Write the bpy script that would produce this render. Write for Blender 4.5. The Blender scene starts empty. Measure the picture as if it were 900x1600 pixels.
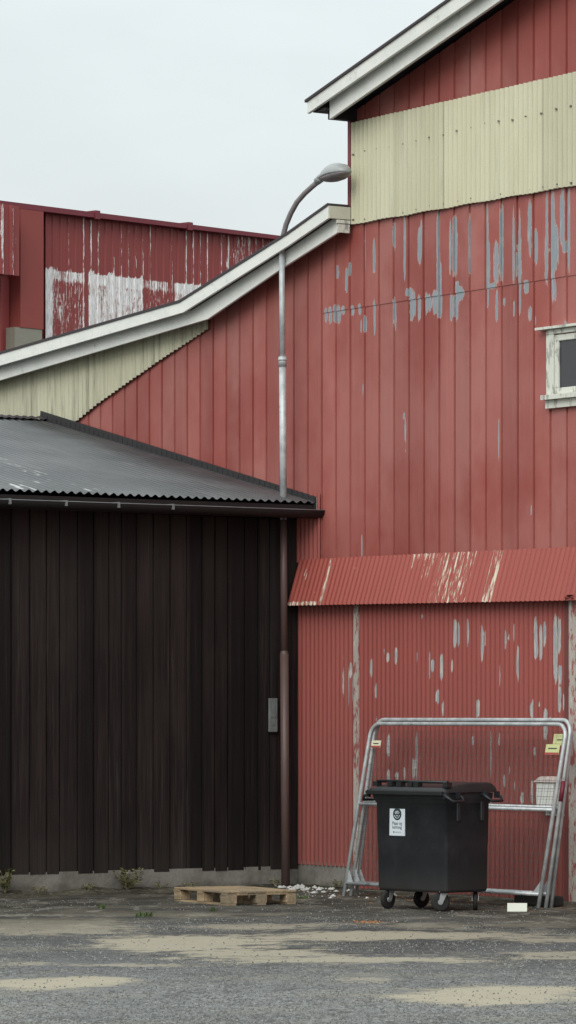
import bpy, bmesh, math, random
from mathutils import Vector, Matrix, noise as mnoise
random.seed(7)
S = bpy.context.scene
COL = S.collection
F, HZ, HC = 6460.0, 1115.0, 1.8           # focal length in photo pixels, horizon row, eye height
CX, CY = 0.113, 42.8                       # ground point where shed and hall meet
U = Vector((.5643, -.8255)); N = Vector((-.8255, -.5643))
ANG = math.atan2(U.y, U.x)

# ---------------------------------------------------------------- site frame
def on_n(px, py, n=0.0):
    dx = (px-450)/F; dz = (HZ-py)/F
    Y = (n + N.x*CX + N.y*CY)/(N.x*dx + N.y)
    return (U.x*(dx*Y-CX)+U.y*(Y-CY), HC+dz*Y)
def on_u(px, py, u=0.0):
    dx = (px-450)/F; dz = (HZ-py)/F
    Y = (u + U.x*CX + U.y*CY)/(U.x*dx + U.y)
    return (N.x*(dx*Y-CX)+N.y*(Y-CY), HC+dz*Y)
def gp(px, py):
    Y = F*HC/(py-HZ); return ((px-450)/F*Y, Y)
def W(u, n, z=0.0):
    return Vector((CX+U.x*u+N.x*n, CY+U.y*u+N.y*n, z))
def interp(pts):
    pts = sorted(pts)
    def f(x):
        if x <= pts[0][0]: a, b = pts[0], pts[1]
        elif x >= pts[-1][0]: a, b = pts[-2], pts[-1]
        else:
            for a, b in zip(pts, pts[1:]):
                if a[0] <= x <= b[0]: break
        return a[1]+(b[1]-a[1])*(x-a[0])/(b[0]-a[0])
    return f

# ---------------------------------------------------------------- node helpers
class E:
    def __init__(s, g, k): s.g, s.k = g, k
    def __add__(s, o): return s.g.m('ADD', s, o)
    def __radd__(s, o): return s.g.m('ADD', s, o)
    def __sub__(s, o): return s.g.m('SUBTRACT', s, o)
    def __rsub__(s, o): return s.g.m('SUBTRACT', o, s)
    def __mul__(s, o): return s.g.m('MULTIPLY', s, o)
    def __rmul__(s, o): return s.g.m('MULTIPLY', s, o)
    def __truediv__(s, o): return s.g.m('DIVIDE', s, o)
class G:
    def __init__(s, tree): s.t = tree
    def n(s, typ, **kw):
        nd = s.t.nodes.new(typ)
        for k, v in kw.items(): setattr(nd, k, v)
        return nd
    def put(s, sock, v):
        if isinstance(v, E): s.t.links.new(v.k, sock)
        elif isinstance(v, tuple) and len(v) == 3 and len(sock.default_value) == 4: sock.default_value = (*v, 1)
        else: sock.default_value = v
    def m(s, op, *a):
        nd = s.n('ShaderNodeMath', operation=op)
        for i, v in enumerate(a): s.put(nd.inputs[i], v)
        return E(s, nd.outputs[0])
    def xyz(s, which='Object'):
        tc = s.n('ShaderNodeTexCoord'); sp = s.n('ShaderNodeSeparateXYZ')
        s.t.links.new(tc.outputs[which], sp.inputs[0])
        return [E(s, sp.outputs[i]) for i in range(3)]
    def vec(s, x, y, z):
        nd = s.n('ShaderNodeCombineXYZ')
        for i, v in enumerate((x, y, z)): s.put(nd.inputs[i], v)
        return E(s, nd.outputs[0])
    def noise(s, v, scale=1.0, detail=3.0, rough=.55):
        nd = s.n('ShaderNodeTexNoise'); s.put(nd.inputs['Vector'], v)
        nd.inputs['Scale'].default_value = scale; nd.inputs['Detail'].default_value = detail
        nd.inputs['Roughness'].default_value = rough
        return E(s, nd.outputs[0])
    def vor(s, v, scale, out='Distance'):
        nd = s.n('ShaderNodeTexVoronoi'); s.put(nd.inputs['Vector'], v); nd.inputs['Scale'].default_value = scale
        return E(s, nd.outputs[out])
    def wn(s, w):
        nd = s.n('ShaderNodeTexWhiteNoise', noise_dimensions='1D'); s.put(nd.inputs['W'], w)
        return E(s, nd.outputs[0])
    def sm(s, x, a, b, lo=0.0, hi=1.0):
        nd = s.n('ShaderNodeMapRange', interpolation_type='SMOOTHSTEP')
        for i, v in enumerate((x, a, b, lo, hi)): s.put(nd.inputs[i], v)
        return E(s, nd.outputs[0])
    def mix(s, f, a, b, mode='MIX'):
        nd = s.n('ShaderNodeMix', data_type='RGBA', blend_type=mode)
        s.put(nd.inputs[0], f); s.put(nd.inputs[6], a); s.put(nd.inputs[7], b)
        return E(s, nd.outputs[2])
    def scale(s, c, k):
        return s.mix(1.0, c, s.vec(k, k, k), 'MULTIPLY')
    def attr(s, name):
        nd = s.n('ShaderNodeAttribute', attribute_name=name); return E(s, nd.outputs['Fac'])
def material(name, fn=None, base=(.5, .5, .5), rough=.7, metal=0.0, spec=.4):
    m = bpy.data.materials.new(name); m.use_nodes = True
    g = G(m.node_tree); b = m.node_tree.nodes['Principled BSDF']
    r = fn(g) if fn else {}
    g.put(b.inputs['Base Color'], r.get('base', base)); g.put(b.inputs['Roughness'], r.get('rough', rough))
    g.put(b.inputs['Metallic'], r.get('metal', metal)); b.inputs['Specular IOR Level'].default_value = r.get('spec', spec)
    if 'bump' in r:
        bp = g.n('ShaderNodeBump'); bp.inputs['Distance'].default_value = r.get('bd', .01); bp.inputs['Strength'].default_value = r.get('bs', .6)
        g.put(bp.inputs['Height'], r['bump']); m.node_tree.links.new(bp.outputs[0], b.inputs['Normal'])
    return m
def plain(name, base, rough=.7, metal=0.0, spec=.4, var=.25, scale=6.0):
    def fn(g):
        x, y, z = g.xyz(); v = g.vec(x, y, z)
        n = g.noise(v, scale, 5); n2 = g.noise(v, scale*9, 3)
        return dict(base=g.scale(base, 1-var+(n*1.3+n2*.7)*var), rough=n*.2+(rough-.1), metal=metal, spec=spec, bump=n2, bd=.002, bs=.3)
    return material(name, fn)

# ---------------------------------------------------------------- mesh helpers
class MB:
    def __init__(s): s.bm = bmesh.new()
    def face(s, pts, mi=0):
        f = s.bm.faces.new([s.bm.verts.new(p) for p in pts]); f.material_index = mi; return f
    def box(s, x0, x1, y0, y1, z0, z1, mi=0, mat=None):
        x0, x1 = sorted((x0, x1)); y0, y1 = sorted((y0, y1)); z0, z1 = sorted((z0, z1))
        P = [Vector((x, y, z)) for z in (z0, z1) for x, y in ((x0, y0), (x1, y0), (x1, y1), (x0, y1))]
        if mat: P = [mat @ p for p in P]
        v = [s.bm.verts.new(p) for p in P]
        for q in ((3, 2, 1, 0), (4, 5, 6, 7), (0, 1, 5, 4), (1, 2, 6, 5), (2, 3, 7, 6), (3, 0, 4, 7)):
            s.bm.faces.new([v[i] for i in q]).material_index = mi
    def prism(s, poly, y0, y1, mi=0):
        """poly in (x, z), extruded in y"""
        a = [s.bm.verts.new((p[0], y0, p[1])) for p in poly]; b = [s.bm.verts.new((p[0], y1, p[1])) for p in poly]
        s.bm.faces.new(a).material_index = mi; s.bm.faces.new(b[::-1]).material_index = mi
        k = len(poly)
        for i in range(k): s.bm.faces.new((a[i], b[i], b[(i+1) % k], a[(i+1) % k])).material_index = mi
    def tube(s, path, r, seg=12, cap=True, smooth=True, mi=0):
        path = [Vector(p) for p in path]; rs = r if isinstance(r, (list, tuple)) else [r]*len(path)
        rings = []; ref = None
        for i, p in enumerate(path):
            t = (path[min(i+1, len(path)-1)]-path[max(i-1, 0)]).normalized()
            if ref is None: ref = Vector((0, 0, 1)) if abs(t.z) < .9 else Vector((1, 0, 0))
            a = (ref-t*ref.dot(t)).normalized(); ref = a; b = t.cross(a)
            rings.append([s.bm.verts.new(p+(a*math.cos(2*math.pi*k/seg)+b*math.sin(2*math.pi*k/seg))*rs[i]) for k in range(seg)])
        for A, B in zip(rings, rings[1:]):
            for k in range(seg):
                f = s.bm.faces.new((A[k], A[(k+1) % seg], B[(k+1) % seg], B[k])); f.smooth = smooth; f.material_index = mi
        if cap:
            s.bm.faces.new(rings[0][::-1]).material_index = mi; s.bm.faces.new(rings[-1]).material_index = mi
    def loft(s, rings, smooth=False, cap=True, mi=0):
        R = [[s.bm.verts.new(p) for p in r] for r in rings]; k = len(R[0])
        for A, B in zip(R, R[1:]):
            for i in range(k):
                f = s.bm.faces.new((A[i], A[(i+1) % k], B[(i+1) % k], B[i])); f.smooth = smooth; f.material_index = mi
        if cap: s.bm.faces.new(R[0][::-1]).material_index = mi; s.bm.faces.new(R[-1]).material_index = mi
    def sheet(s, cols, P0, P1, nor, rows=1, smooth=True, attr=None):
        """cols: (a, offset); P0(a), P1(a) -> local points; attr(a, p) -> wear amount"""
        nor = Vector(nor).normalized()
        if attr: lay = s.bm.verts.layers.float.get('wear') or s.bm.verts.layers.float.new('wear')
        prev = None
        for a, off in cols:
            p0 = Vector(P0(a)); p1 = Vector(P1(a)); col = []
            for j in range(rows+1):
                p = p0.lerp(p1, j/rows); v = s.bm.verts.new(p+nor*off)
                if attr: v[lay] = attr(a, p)
                col.append(v)
            if prev:
                for j in range(rows):
                    f = s.bm.faces.new((prev[j], col[j], col[j+1], prev[j+1])); f.smooth = smooth
            prev = col
    def bevel(s, w, seg=2, ang=.5):
        s.bm.normal_update()
        es = [e for e in s.bm.edges if len(e.link_faces) == 2 and e.calc_face_angle(0) > ang]
        bmesh.ops.bevel(s.bm, geom=es, offset=w, segments=seg, affect='EDGES', profile=.5, clamp_overlap=True)
    def build(s, name, mats, parent=None, loc=None, rz=0.0, recalc=True):
        if recalc: bmesh.ops.recalc_face_normals(s.bm, faces=s.bm.faces)
        me = bpy.data.meshes.new(name); s.bm.to_mesh(me); s.bm.free()
        o = bpy.data.objects.new(name, me); COL.objects.link(o)
        for m in (mats if isinstance(mats, (list, tuple)) else [mats]): me.materials.append(m)
        if parent: o.parent = parent
        if loc is not None: o.location = loc
        o.rotation_euler.z = rz
        return o
def tag(o, label=None, cat=None, group=None, kind=None):
    if label: o['label'] = label
    if cat: o['category'] = cat
    if group: o['group'] = group
    if kind: o['kind'] = kind
    return o
def empty(name, loc, rz=0.0, rx=0.0, **kw):
    o = bpy.data.objects.new(name, None); COL.objects.link(o); o.empty_display_size = .3
    o.location = loc; o.rotation_euler = (rx, 0, rz); return tag(o, **kw)
def copy_tree(o, parent=None):
    c = o.copy(); COL.objects.link(c)
    if parent: c.parent = parent
    for ch in list(o.children): copy_tree(ch, c)
    return c
def wave(a0, a1, per, amp, k=8, joint=0, jo=.004):
    n = int((a1-a0)/per*k)
    r = []
    for i in range(n+1):
        a = a0+(a1-a0)*i/n
        off = amp*math.sin(2*math.pi*(a-a0)/per)
        if joint: off += jo*(((a-a0) % joint)/joint)
        r.append((a, off))
    return r
def text(parent, name, s, size, mat, loc, rot):
    cu = bpy.data.curves.new(name, 'FONT'); cu.body = s; cu.size = size; cu.align_x = 'CENTER'; cu.align_y = 'CENTER'; cu.extrude = .0008
    t = bpy.data.objects.new(name, cu); COL.objects.link(t)
    me = bpy.data.meshes.new_from_object(t.evaluated_get(bpy.context.evaluated_depsgraph_get()))
    bpy.data.objects.remove(t)
    o = bpy.data.objects.new(name, me); me.materials.clear(); me.materials.append(mat); COL.objects.link(o)
    o.parent = parent; o.location = loc; o.rotation_euler = rot; return o

# ---------------------------------------------------------------- materials
P = (on_n(887, 400)[0]-on_n(526, 400)[0])/15       # pitch of the red cladding boards
PH = on_n(686, 400)[0]
print('board pitch', P)
def red_boards(g):
    x, y, z = g.xyz()
    bid = g.m('FLOOR', (x-PH)/P)
    rb = g.wn(bid)
    big = g.noise(g.vec(x*.8, 0.0, z*.55), 1, 6, .62)
    streak = g.noise(g.vec(x*22, 0.0, z*.7), 1, 4, .6)
    fine = g.noise(g.vec(x*90, 0.0, z*30), 1, 3)
    c = g.mix(g.sm(big, .35, .65), (.292, .070, .058), (.365, .126, .108))
    rb2 = g.wn(bid+31.5)
    c = g.scale(c, .76+rb*.20+streak*.28+fine*.08)
    c = g.mix(g.sm(rb2, .7, 1.0)*g.sm(big, .4, .6)*.28, c, (.43, .20, .175))
    run = g.noise(g.vec(x*60, 4.0, z*.45), 1, 5, .7)
    c = g.mix(g.sm(run, .58, .70)*.30, c, (.17, .05, .045))
    c = g.mix(g.sm(run, .40, .33)*.22, c, (.47, .26, .235))
    w = g.attr('wear')
    nn = g.noise(g.vec(x*55, 0.0, z*10), 1, 6, .7)*.45+g.noise(g.vec(x*75, 6.0, z*2.2), 1, 5, .65)*.55
    pm = w+(nn-.5)*1.7
    flake = g.sm(g.noise(g.vec(x*30, 3.0, z*2.6), 1, 5, .6), .73, .75)*g.sm(g.noise(g.vec(x*.9, 9.0, z*.8), 1, 2), .52, .62)*.8
    peel = g.m('MAXIMUM', g.sm(pm, .47, .53), flake)
    grey = g.mix(g.sm(g.noise(g.vec(x*25, 1.0, z*6), 1, 5), .5, .75), (.27, .305, .335), (.38, .40, .40))
    rim = g.sm(pm, .40, .46)*(1-g.sm(pm, .47, .53))
    c = g.mix(peel, c, grey)
    c = g.mix(rim*.7, c, (.58, .50, .48))
    return dict(base=c, rough=peel*.2+.52, bump=peel*-.6+streak*.3, bd=.002, bs=.5, spec=.35)
M_RED = material('red_board_paint', red_boards)
def red_steel(hue, peelc, peelc2, amp=1.1):
    def fn(g):
        x, y, z = g.xyz()
        big = g.noise(g.vec(x*.9, 0.0, z*.6), 1, 4)
        streak = g.noise(g.vec(x*26, 0.0, z*.9), 1, 4, .6)
        c = g.scale(hue, .72+big*.22+streak*.34)
        foot_dark = g.sm(z, 2.6, .3)*g.sm(streak, .2, .6)*.45  # darker towards the bottom, broken up by the streaks
        c = g.mix(foot_dark, c, (.09, .05, .045))
        w = g.attr('wear')
        nn = g.noise(g.vec(x*60, 0.0, z*9), 1, 5, .65)*.5+g.noise(g.vec(x*80, 6.0, z*2.0), 1, 5, .65)*.5
        pm = w+(nn-.5)*amp*1.35
        peel = g.sm(pm, .47, .53)
        pc = g.mix(g.sm(g.noise(g.vec(x*40, 1.0, z*6), 1, 4), .42, .6), peelc, peelc2)
        return dict(base=g.mix(peel, c, pc), rough=.5, bump=peel*-.6+streak*.2, bd=.002, bs=.5, spec=.35)
    return fn
M_DOOR = material('red_corrugated_steel', red_steel((.315, .082, .070), (.30, .32, .33), (.48, .44, .41)))
M_AWN = material('red_canopy_steel', red_steel((.315, .072, .056), (.52, .44, .33), (.66, .60, .51)))
M_FAR = material('dark_red_steel', red_steel((.245, .050, .047), (.80, .81, .81), (.60, .58, .57), 1.7))
u1_g = on_n(554, 270)[0]+.01
def cream_fn(g):
    x, y, z = g.xyz(); pan = g.wn(g.m('FLOOR', (x-u1_g)/.79)); jo = g.m('FRACT', (x-u1_g)/.79)
    big = g.noise(g.vec(x*.7, 0.0, z*.5), 1, 4); st = g.noise(g.vec(x*20, 0.0, z*.8), 1, 5, .65); f = g.noise(g.vec(x*60, y, z*60), 1, 3)
    c = g.mix(g.sm(big, .3, .7), (.56, .54, .385), (.61, .60, .455))
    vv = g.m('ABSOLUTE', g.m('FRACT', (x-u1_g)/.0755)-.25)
    c = g.mix(g.sm(g.m('ABSOLUTE', vv-.5), .22, .0)*(.25+g.sm(st, .3, .6)*.4), c, (.30, .30, .23))  # shade put into the valley colour so the corrugation shows, broken by streaks
    c = g.mix(g.sm(st, .50, .72)*.38, c, (.33, .33, .27))
    c = g.scale(c, (.86+f*.16+pan*.13)*(1-.16*g.sm(jo, .965, .985)))
    return dict(base=c, rough=.75, bump=f, bd=.001, spec=.3)
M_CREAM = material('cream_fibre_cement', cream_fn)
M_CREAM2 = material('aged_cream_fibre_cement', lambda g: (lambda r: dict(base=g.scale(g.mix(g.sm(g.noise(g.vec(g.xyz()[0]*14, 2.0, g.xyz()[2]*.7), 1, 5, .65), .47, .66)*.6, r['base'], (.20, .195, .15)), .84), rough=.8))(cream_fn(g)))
def trim_fn(g):
    x, y, z = g.xyz(); v = g.vec(x, y, z)
    n = g.noise(v, 3, 5); st = g.noise(g.vec(x*1.5, y*9, z*1.5), 4, 6, .7); sp = g.noise(v, 30, 4)
    c = g.mix(g.sm(n, .35, .7), (.74, .76, .72), (.82, .83, .78))
    c = g.mix(g.sm(st, .58, .72)*.5, c, (.42, .43, .40))
    return dict(base=g.scale(c, .9+sp*.2), rough=.65, bump=sp, bd=.002)
M_TRIM = material('weathered_white_paint', trim_fn)
def worn_trim(g):
    x, y, z = g.xyz(); v = g.vec(x, y, z)
    n = g.noise(g.vec(x*14, y*14, z*5), 1, 6, .7)
    return dict(base=g.mix(g.sm(n, .50, .60), (.66, .67, .60), (.36, .36, .32)), rough=.75, bump=n, bd=.004)
M_WINTRIM = material('flaking_window_paint', worn_trim)
def post_fn(g):
    x, y, z = g.xyz()
    n = g.noise(g.vec(x*22, y*22, z*7), 1, 6, .7)
    c = g.mix(g.sm(n, .42, .5), (.30, .085, .075), (.42, .38, .34))
    return dict(base=g.mix(g.sm(n, .6, .66), c, (.62, .60, .55)), rough=.8, bump=n, bd=.004)
M_POST = material('flaking_post_paint', post_fn)
def dark_boards(g):
    x, y, z = g.xyz()
    bid = g.attr('wear'); st = g.noise(g.vec(x, y*45, z*1.1), 1, 5, .65); big = g.noise(g.vec(x, y*1.2, z*.9), 1, 4)
    kn = g.noise(g.vec(x, y*9, z*5), 1, 5, .7)
    c = g.mix(g.sm(st, .35, .7), (.0095, .0072, .0072), (.030, .020, .018))
    c = g.mix(g.sm(big, .5, .75)*.5, c, (.032, .023, .021))
    c = g.mix(g.sm(kn, .68, .73)*.6, c, (.09, .075, .068))
    sp_ = g.noise(g.vec(x, y*30, z*.6), 1, 5, .7); c = g.mix(g.sm(sp_, .57, .68)*.6, c, (.065, .054, .050)); c = g.mix(g.sm(z+(big-.5)*3, 1.8, 3.6)*.34, c, (.048, .039, .036))
    low = g.sm(z+(st-.5)*.8, .75, .15)
    c = g.mix(low*.3, c, (.05, .045, .04))
    return dict(base=g.scale(c, .30+bid*.74), rough=.6+st*.2, bump=st, bd=.004, bs=.8, spec=.25)
M_SHED = material('black_stained_boards', dark_boards)
def shed_roof(g):
    x, y, z = g.xyz()
    st = g.noise(g.vec(x*1.0, y*11, 0.0), 1, 5, .65); big = g.noise(g.vec(x*.7, y*.9, 0.0), 1, 4)
    mk = g.noise(g.vec(x*1.6, y*16, 2.0), 1, 4, .6)
    c = g.mix(g.sm(big, .35, .7), (.024, .026, .029), (.068, .070, .073))
    c = g.mix(g.sm(st, .5, .75)*.35, c, (.15, .15, .15))
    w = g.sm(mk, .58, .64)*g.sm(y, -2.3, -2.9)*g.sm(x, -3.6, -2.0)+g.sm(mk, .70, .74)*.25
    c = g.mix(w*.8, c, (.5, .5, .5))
    return dict(base=c, rough=.24+st*.22, spec=.6, bump=st, bd=.002)
M_SROOF = material('dark_grey_roof_steel', shed_roof)
M_BLACK = plain('black_painted_wood', (.014, .013, .014), .5)
M_LIP = plain('worn_gutter_lip', (.22, .23, .24), .45, .3)
M_GUT = plain('black_gutter_steel', (.012, .012, .013), .6)
M_ROOFDK = plain('dark_roof_edging', (.05, .04, .045), .6)
def conc(g):
    x, y, z = g.xyz(); v = g.vec(x, y, z); n = g.noise(v, 2.2, 6, .65); f = g.noise(v, 30, 4)
    c = g.mix(g.sm(n, .35, .65), (.13, .12, .105), (.22, .21, .19))
    c = g.mix(g.sm(z+(n-.5)*.25, .12, .0)*.6, c, (.06, .062, .045))
    return dict(base=g.scale(c, .8+f*.4), rough=.9, bump=f, bd=.006)
M_CONC = material('plinth_concrete', conc)
def galv(g):
    x, y, z = g.xyz(); v = g.vec(x, y, z); n = g.noise(v, 9, 4); b = g.noise(g.vec(x*4, y*4, z*1.6), 1, 5, .7)
    c = g.mix(g.sm(n, .35, .65), (.40, .43, .44), (.56, .59, .60))
    return dict(base=g.mix(g.sm(b, .60, .68)*.6, c, (.14, .14, .14)), rough=.42, metal=.25, spec=.5)
M_GALV = material('galvanised_steel', galv)
M_POLE = material('lamp_post_steel', lambda g: dict(base=galv(g)['base'], rough=.5, metal=.25))
M_ARM = plain('weathered_arm_paint', (.24, .215, .22), .55)
M_BROWN = plain('brown_post_paint', (.11, .072, .066), .45)
M_WIRE = plain('grey_fence_wire', (.15, .12, .115), .5, .4)
M_HEAD = plain('lamp_head_cover', (.36, .38, .38), .35)
M_LENS = plain('lamp_head_lens', (.21, .19, .195), .25)
def binfn(g):
    x, y, z = g.xyz(); n = g.noise(g.vec(x, y, z), 3, 6, .7); sc = g.noise(g.vec(x*3, y*3, z*60), 1, 5, .75); d2 = g.noise(g.vec(x*14, y*14, z*3), 1, 5, .7)
    c = g.mix(g.sm(n, .35, .7), (.0125, .0145, .018), (.024, .027, .031))
    c = g.mix(g.sm(sc, .66, .72)*.35, c, (.08, .08, .08)); c = g.mix(g.sm(d2, .58, .72)*.25, c, (.06, .057, .05))
    c = g.mix(g.sm(z+(n-.5)*.4, .42, .18)*.35, c, (.055, .05, .042))
    return dict(base=c, rough=.38+n*.25, bump=n, bd=.006, bs=.4, spec=.45)
M_BIN = material('black_bin_plastic', binfn)
M_BINL = plain('black_lid_plastic', (.013, .014, .015), .45, 0, .45, .3, 4)
M_TYRE = plain('caster_rubber', (.018, .017, .017), .8)
M_CAST = plain('caster_zinc', (.42, .43, .44), .35, .6)
M_STK = plain('sticker_paper', (.60, .66, .70), .5, var=.08)
M_INK = plain('sticker_ink', (.03, .045, .055), .5, var=.1)
M_INKG = plain('grey_print', (.28, .32, .34), .5, var=.1)
M_YEL = plain('yellow_tag_plastic', (.58, .60, .30), .5, var=.1)
M_CRM = plain('cream_tag_plastic', (.72, .70, .50), .5, var=.1)
M_REDT = plain('red_tag_plastic', (.38, .09, .08), .5, var=.1)
M_MAR = plain('dark_red_tape', (.16, .02, .035), .5, var=.1)
M_WHITE = plain('white_plastic', (.78, .80, .76), .45, var=.12)
M_ROOFPINK = plain('pinkish_plastic_lid', (.72, .64, .60), .5, var=.12)
M_SWITCH = plain('grey_enamel_plate', (.15, .16, .16), .5, var=.5, scale=9)
M_TILE = plain('white_board_face', (.60, .63, .56), .6, var=.12)
M_GLASSDK = plain('window_glass_dark', (.035, .035, .04), .06, 0, .6, .2, 2)
M_LEAF = plain('weed_leaf', (.11, .125, .045), .6, var=.5, scale=20)
M_LEAF2 = plain('dry_weed_leaf', (.20, .18, .095), .7, var=.5, scale=20)
M_GRASS = plain('grass_blade', (.05, .09, .018), .6, var=.4, scale=20)
M_RUB = plain('white_rubble', (.50, .50, .48), .85, var=.4, scale=12)
M_ORL = plain('fallen_leaf', (.33, .15, .05), .8, var=.5, scale=30)
M_PINKW = plain('far_red_render', (.27, .060, .052), .7, var=.2, scale=.8)
M_COPE = plain('far_coping_steel', (.165, .028, .040), .55, var=.2)
M_FCONC = plain('far_concrete', (.27, .265, .22), .9, var=.3, scale=2)
def wood(g):
    x, y, z = g.xyz(); st = g.noise(g.vec(x*3, y*40, z*40), 1, 5, .6); n = g.noise(g.vec(x, y*3, z), 2.5, 4)
    c = g.mix(g.sm(st, .35, .7), (.26, .19, .115), (.41, .315, .195))
    return dict(base=g.mix(g.sm(n, .45, .65)*.6, c, (.17, .145, .11)), rough=.8, bump=st, bd=.002)
M_WOOD = material('pallet_pine', wood)

# ================================================================ RED HALL
B0 = W(0, 0)
hall = empty('red_warehouse', B0, ANG, label='tall red board-clad warehouse with cream corrugated bands, white bargeboards and a low side wing', cat='building')
u1 = on_n(554, 270)[0]
print('u1', u1, 'u at right edge', on_n(900, 600)[0])
UR = 6.6                                            # ridge position along the gable
# gable lines (front planes)
NU, NL = .44, .34
ga = on_n(480, 156, NU); gb = on_n(700, 0, NU); gtop = interp([ga, gb])
gc = on_n(485, 174, NU); gd = on_n(737, 0, NU); gbot = interp([gc, gd])
la = on_n(515, 186, NL); lb = on_n(782, 0, NL); lbot = interp([la, lb])
def mir(f): return lambda u: f(u if u <= UR else 2*UR-u)
UE = ga[0]; UEL = la[0]; URE = 2*UR-UE
# wing lines
WU, WL = .325, .212
wtop = interp([on_n(0, 550, WU), on_n(281, 469, WU), on_n(450, 362.5, WU), on_n(514, 316.7, WU)])
wbot = interp([on_n(0, 571, WU), on_n(286, 488, WU), on_n(450, 384, WU), on_n(514, 340, WU)])
wl = [on_n(0, 594, WL), on_n(324, 498.5, WL), on_n(435, 422.5, WL), on_n(529, 362, WL)]
wlb = interp(wl)
kU = on_n(281, 469, WU)[0]; kL = on_n(324, 498.5, WL)[0]
print('wing kink', kU, kL, 'eave', UE, UEL)
UW0 = -8.6                                          # far end of the wing
# seam between cladding and canopy
seam = interp([on_n(470, 876), on_n(900, 856)])
# ---- wear patches (photo column, top row, bottom row, width)
WALLP = [(571, 355, 425, 3), (586, 375, 425, 5), (586, 470, 520, 4), (617, 345, 390, 5), (617, 465, 515, 5), (634, 340, 432, 4), (657, 358, 412, 6), (660, 345, 400, 3),
 (686, 335, 460, 5), (688, 410, 495, 7), (705, 345, 425, 4), (712, 338, 430, 8), (735, 335, 430, 3), (762, 325, 445, 5), (764, 380, 440, 7), (777, 380, 440, 9), (785, 315, 440, 6),
 (804, 335, 440, 4), (812, 365, 450, 8), (813, 330, 460, 4), (829, 315, 380, 7), (830, 355, 400, 4), (838, 360, 410, 8), (855, 370, 440, 6), (856, 300, 430, 4), (864, 300, 465, 8), (867, 350, 420, 15),
 (880, 298, 380, 9), (883, 375, 395, 6), (890, 295, 420, 5), (868, 440, 470, 4),
 (510, 482, 502, 5), (517, 480, 505, 6), (524, 478, 503, 5), (530, 478, 505, 6), (537, 478, 492, 6), (551, 478, 492, 7), (563, 475, 492, 5), (565, 500, 520, 3), (571, 495, 520, 5),
 (543, 420, 455, 5), (548, 410, 430, 4), (528, 415, 435, 6), (641, 450, 462, 12), (643, 460, 500, 9), (648, 458, 492, 5), (656, 462, 500, 6), (667, 458, 490, 5), (672, 460, 485, 6), (680, 455, 490, 8), (686, 455, 495, 7),
 (706, 460, 500, 5), (713, 455, 500, 8), (718, 448, 470, 14), (722, 452, 463, 10), (715, 440, 455, 8), (747, 450, 452, 6), (762, 440, 480, 5), (769, 443, 452, 18), (777, 455, 500, 5), (788, 465, 478, 4), (804, 470, 495, 3), (812, 435, 490, 5), (823, 438, 458, 9), (829, 480, 500, 6), (829, 490, 498, 3),
 (632, 645, 655, 4), (634, 655, 690, 3), (780, 650, 720, 2), (566, 835, 870, 2), (831, 790, 805, 2), (884, 500, 520, 3), (836, 495, 508, 4), (634, 700, 705, 3), (568, 600, 615, 2)]
def conv(lst, n=0.0):
    r = []
    for px, y0, y1, w in lst:
        u, zt = on_n(px, y0, n); zb = on_n(px, y1, n)[1]; hw = abs(on_n(px+w*.37, y0, n)[0]-u)
        r.append((u, (zt+zb)/2, hw, abs(zt-zb)/2))
    return r
def wear_of(lst):
    def f(u, z):
        b = 0.0
        for pu, pz, hw, hz in lst:
            du = abs(u-pu)
            if du > hw*2.2 or abs(z-pz) > hz*1.6: continue
            v = 1.05-.5*math.sqrt((du/hw)**2+(abs(z-pz)/hz)**4)
            if v > b: b = v
        return b
    return f
wallwear = wear_of(conv(WALLP))
def board_cols(u0, u1_, extra=0.0):
    r = []; k = math.floor((u0-PH)/P)
    while PH+k*P < u1_:
        s = PH+k*P; fine = (-1.3 < s < 5.2)
        g = [(s, -.016+extra), (s+.020, -.016+extra), (s+.023, 0.0+extra)]
        m = 16 if fine else 2
        for i in range(1, m): g.append((s+.023+(P-.027)*i/m, .007*i/m+extra))
        g.append((s+P-.003, .007+extra))
        r += g; k += 1
    r = [q for q in r if u0 < q[0] < u1_]
    return [(u0, 0.0+extra)]+r+[(u1_, 0.0+extra)]
def add_wall(u0, ub, zb, zt, rows, extra=0.0):
    m = MB()
    m.sheet(board_cols(u0, ub, extra), lambda u: (u, 0, zb(u)), lambda u: (u, 0, zt(u)), (0, -1, 0), rows, False, lambda a, p: wallwear(p.x, p.z))
    return m
# core (solid wall behind the cladding), back and side walls
wingtop = lambda u: wlb(u)+.10
c = MB()
us = [UW0, kL, u1]
poly = [(UW0, 0), (UW0, wingtop(UW0)), (kL, wingtop(kL)), (u1, wingtop(u1)), (u1, lbot(u1)+.12), (UR, lbot(UR)+.12), (2*UR-u1, lbot(u1)+.12), (2*UR-u1, 0)]
c.prism(poly, .03, .22); c.prism(poly, 12.0, 12.2)
c.box(UW0, UW0+.2, .23, 11.99, 0, wingtop(UW0)-.15); c.box(2*UR-u1-.2, 2*UR-u1, .23, 11.99, 0, lbot(u1)); c.box(u1, u1+.2, .23, 11.99, 3, lbot(u1))
c.build('wall', plain('plain_red_paint', (.33, .085, .075), .6), hall)
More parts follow.
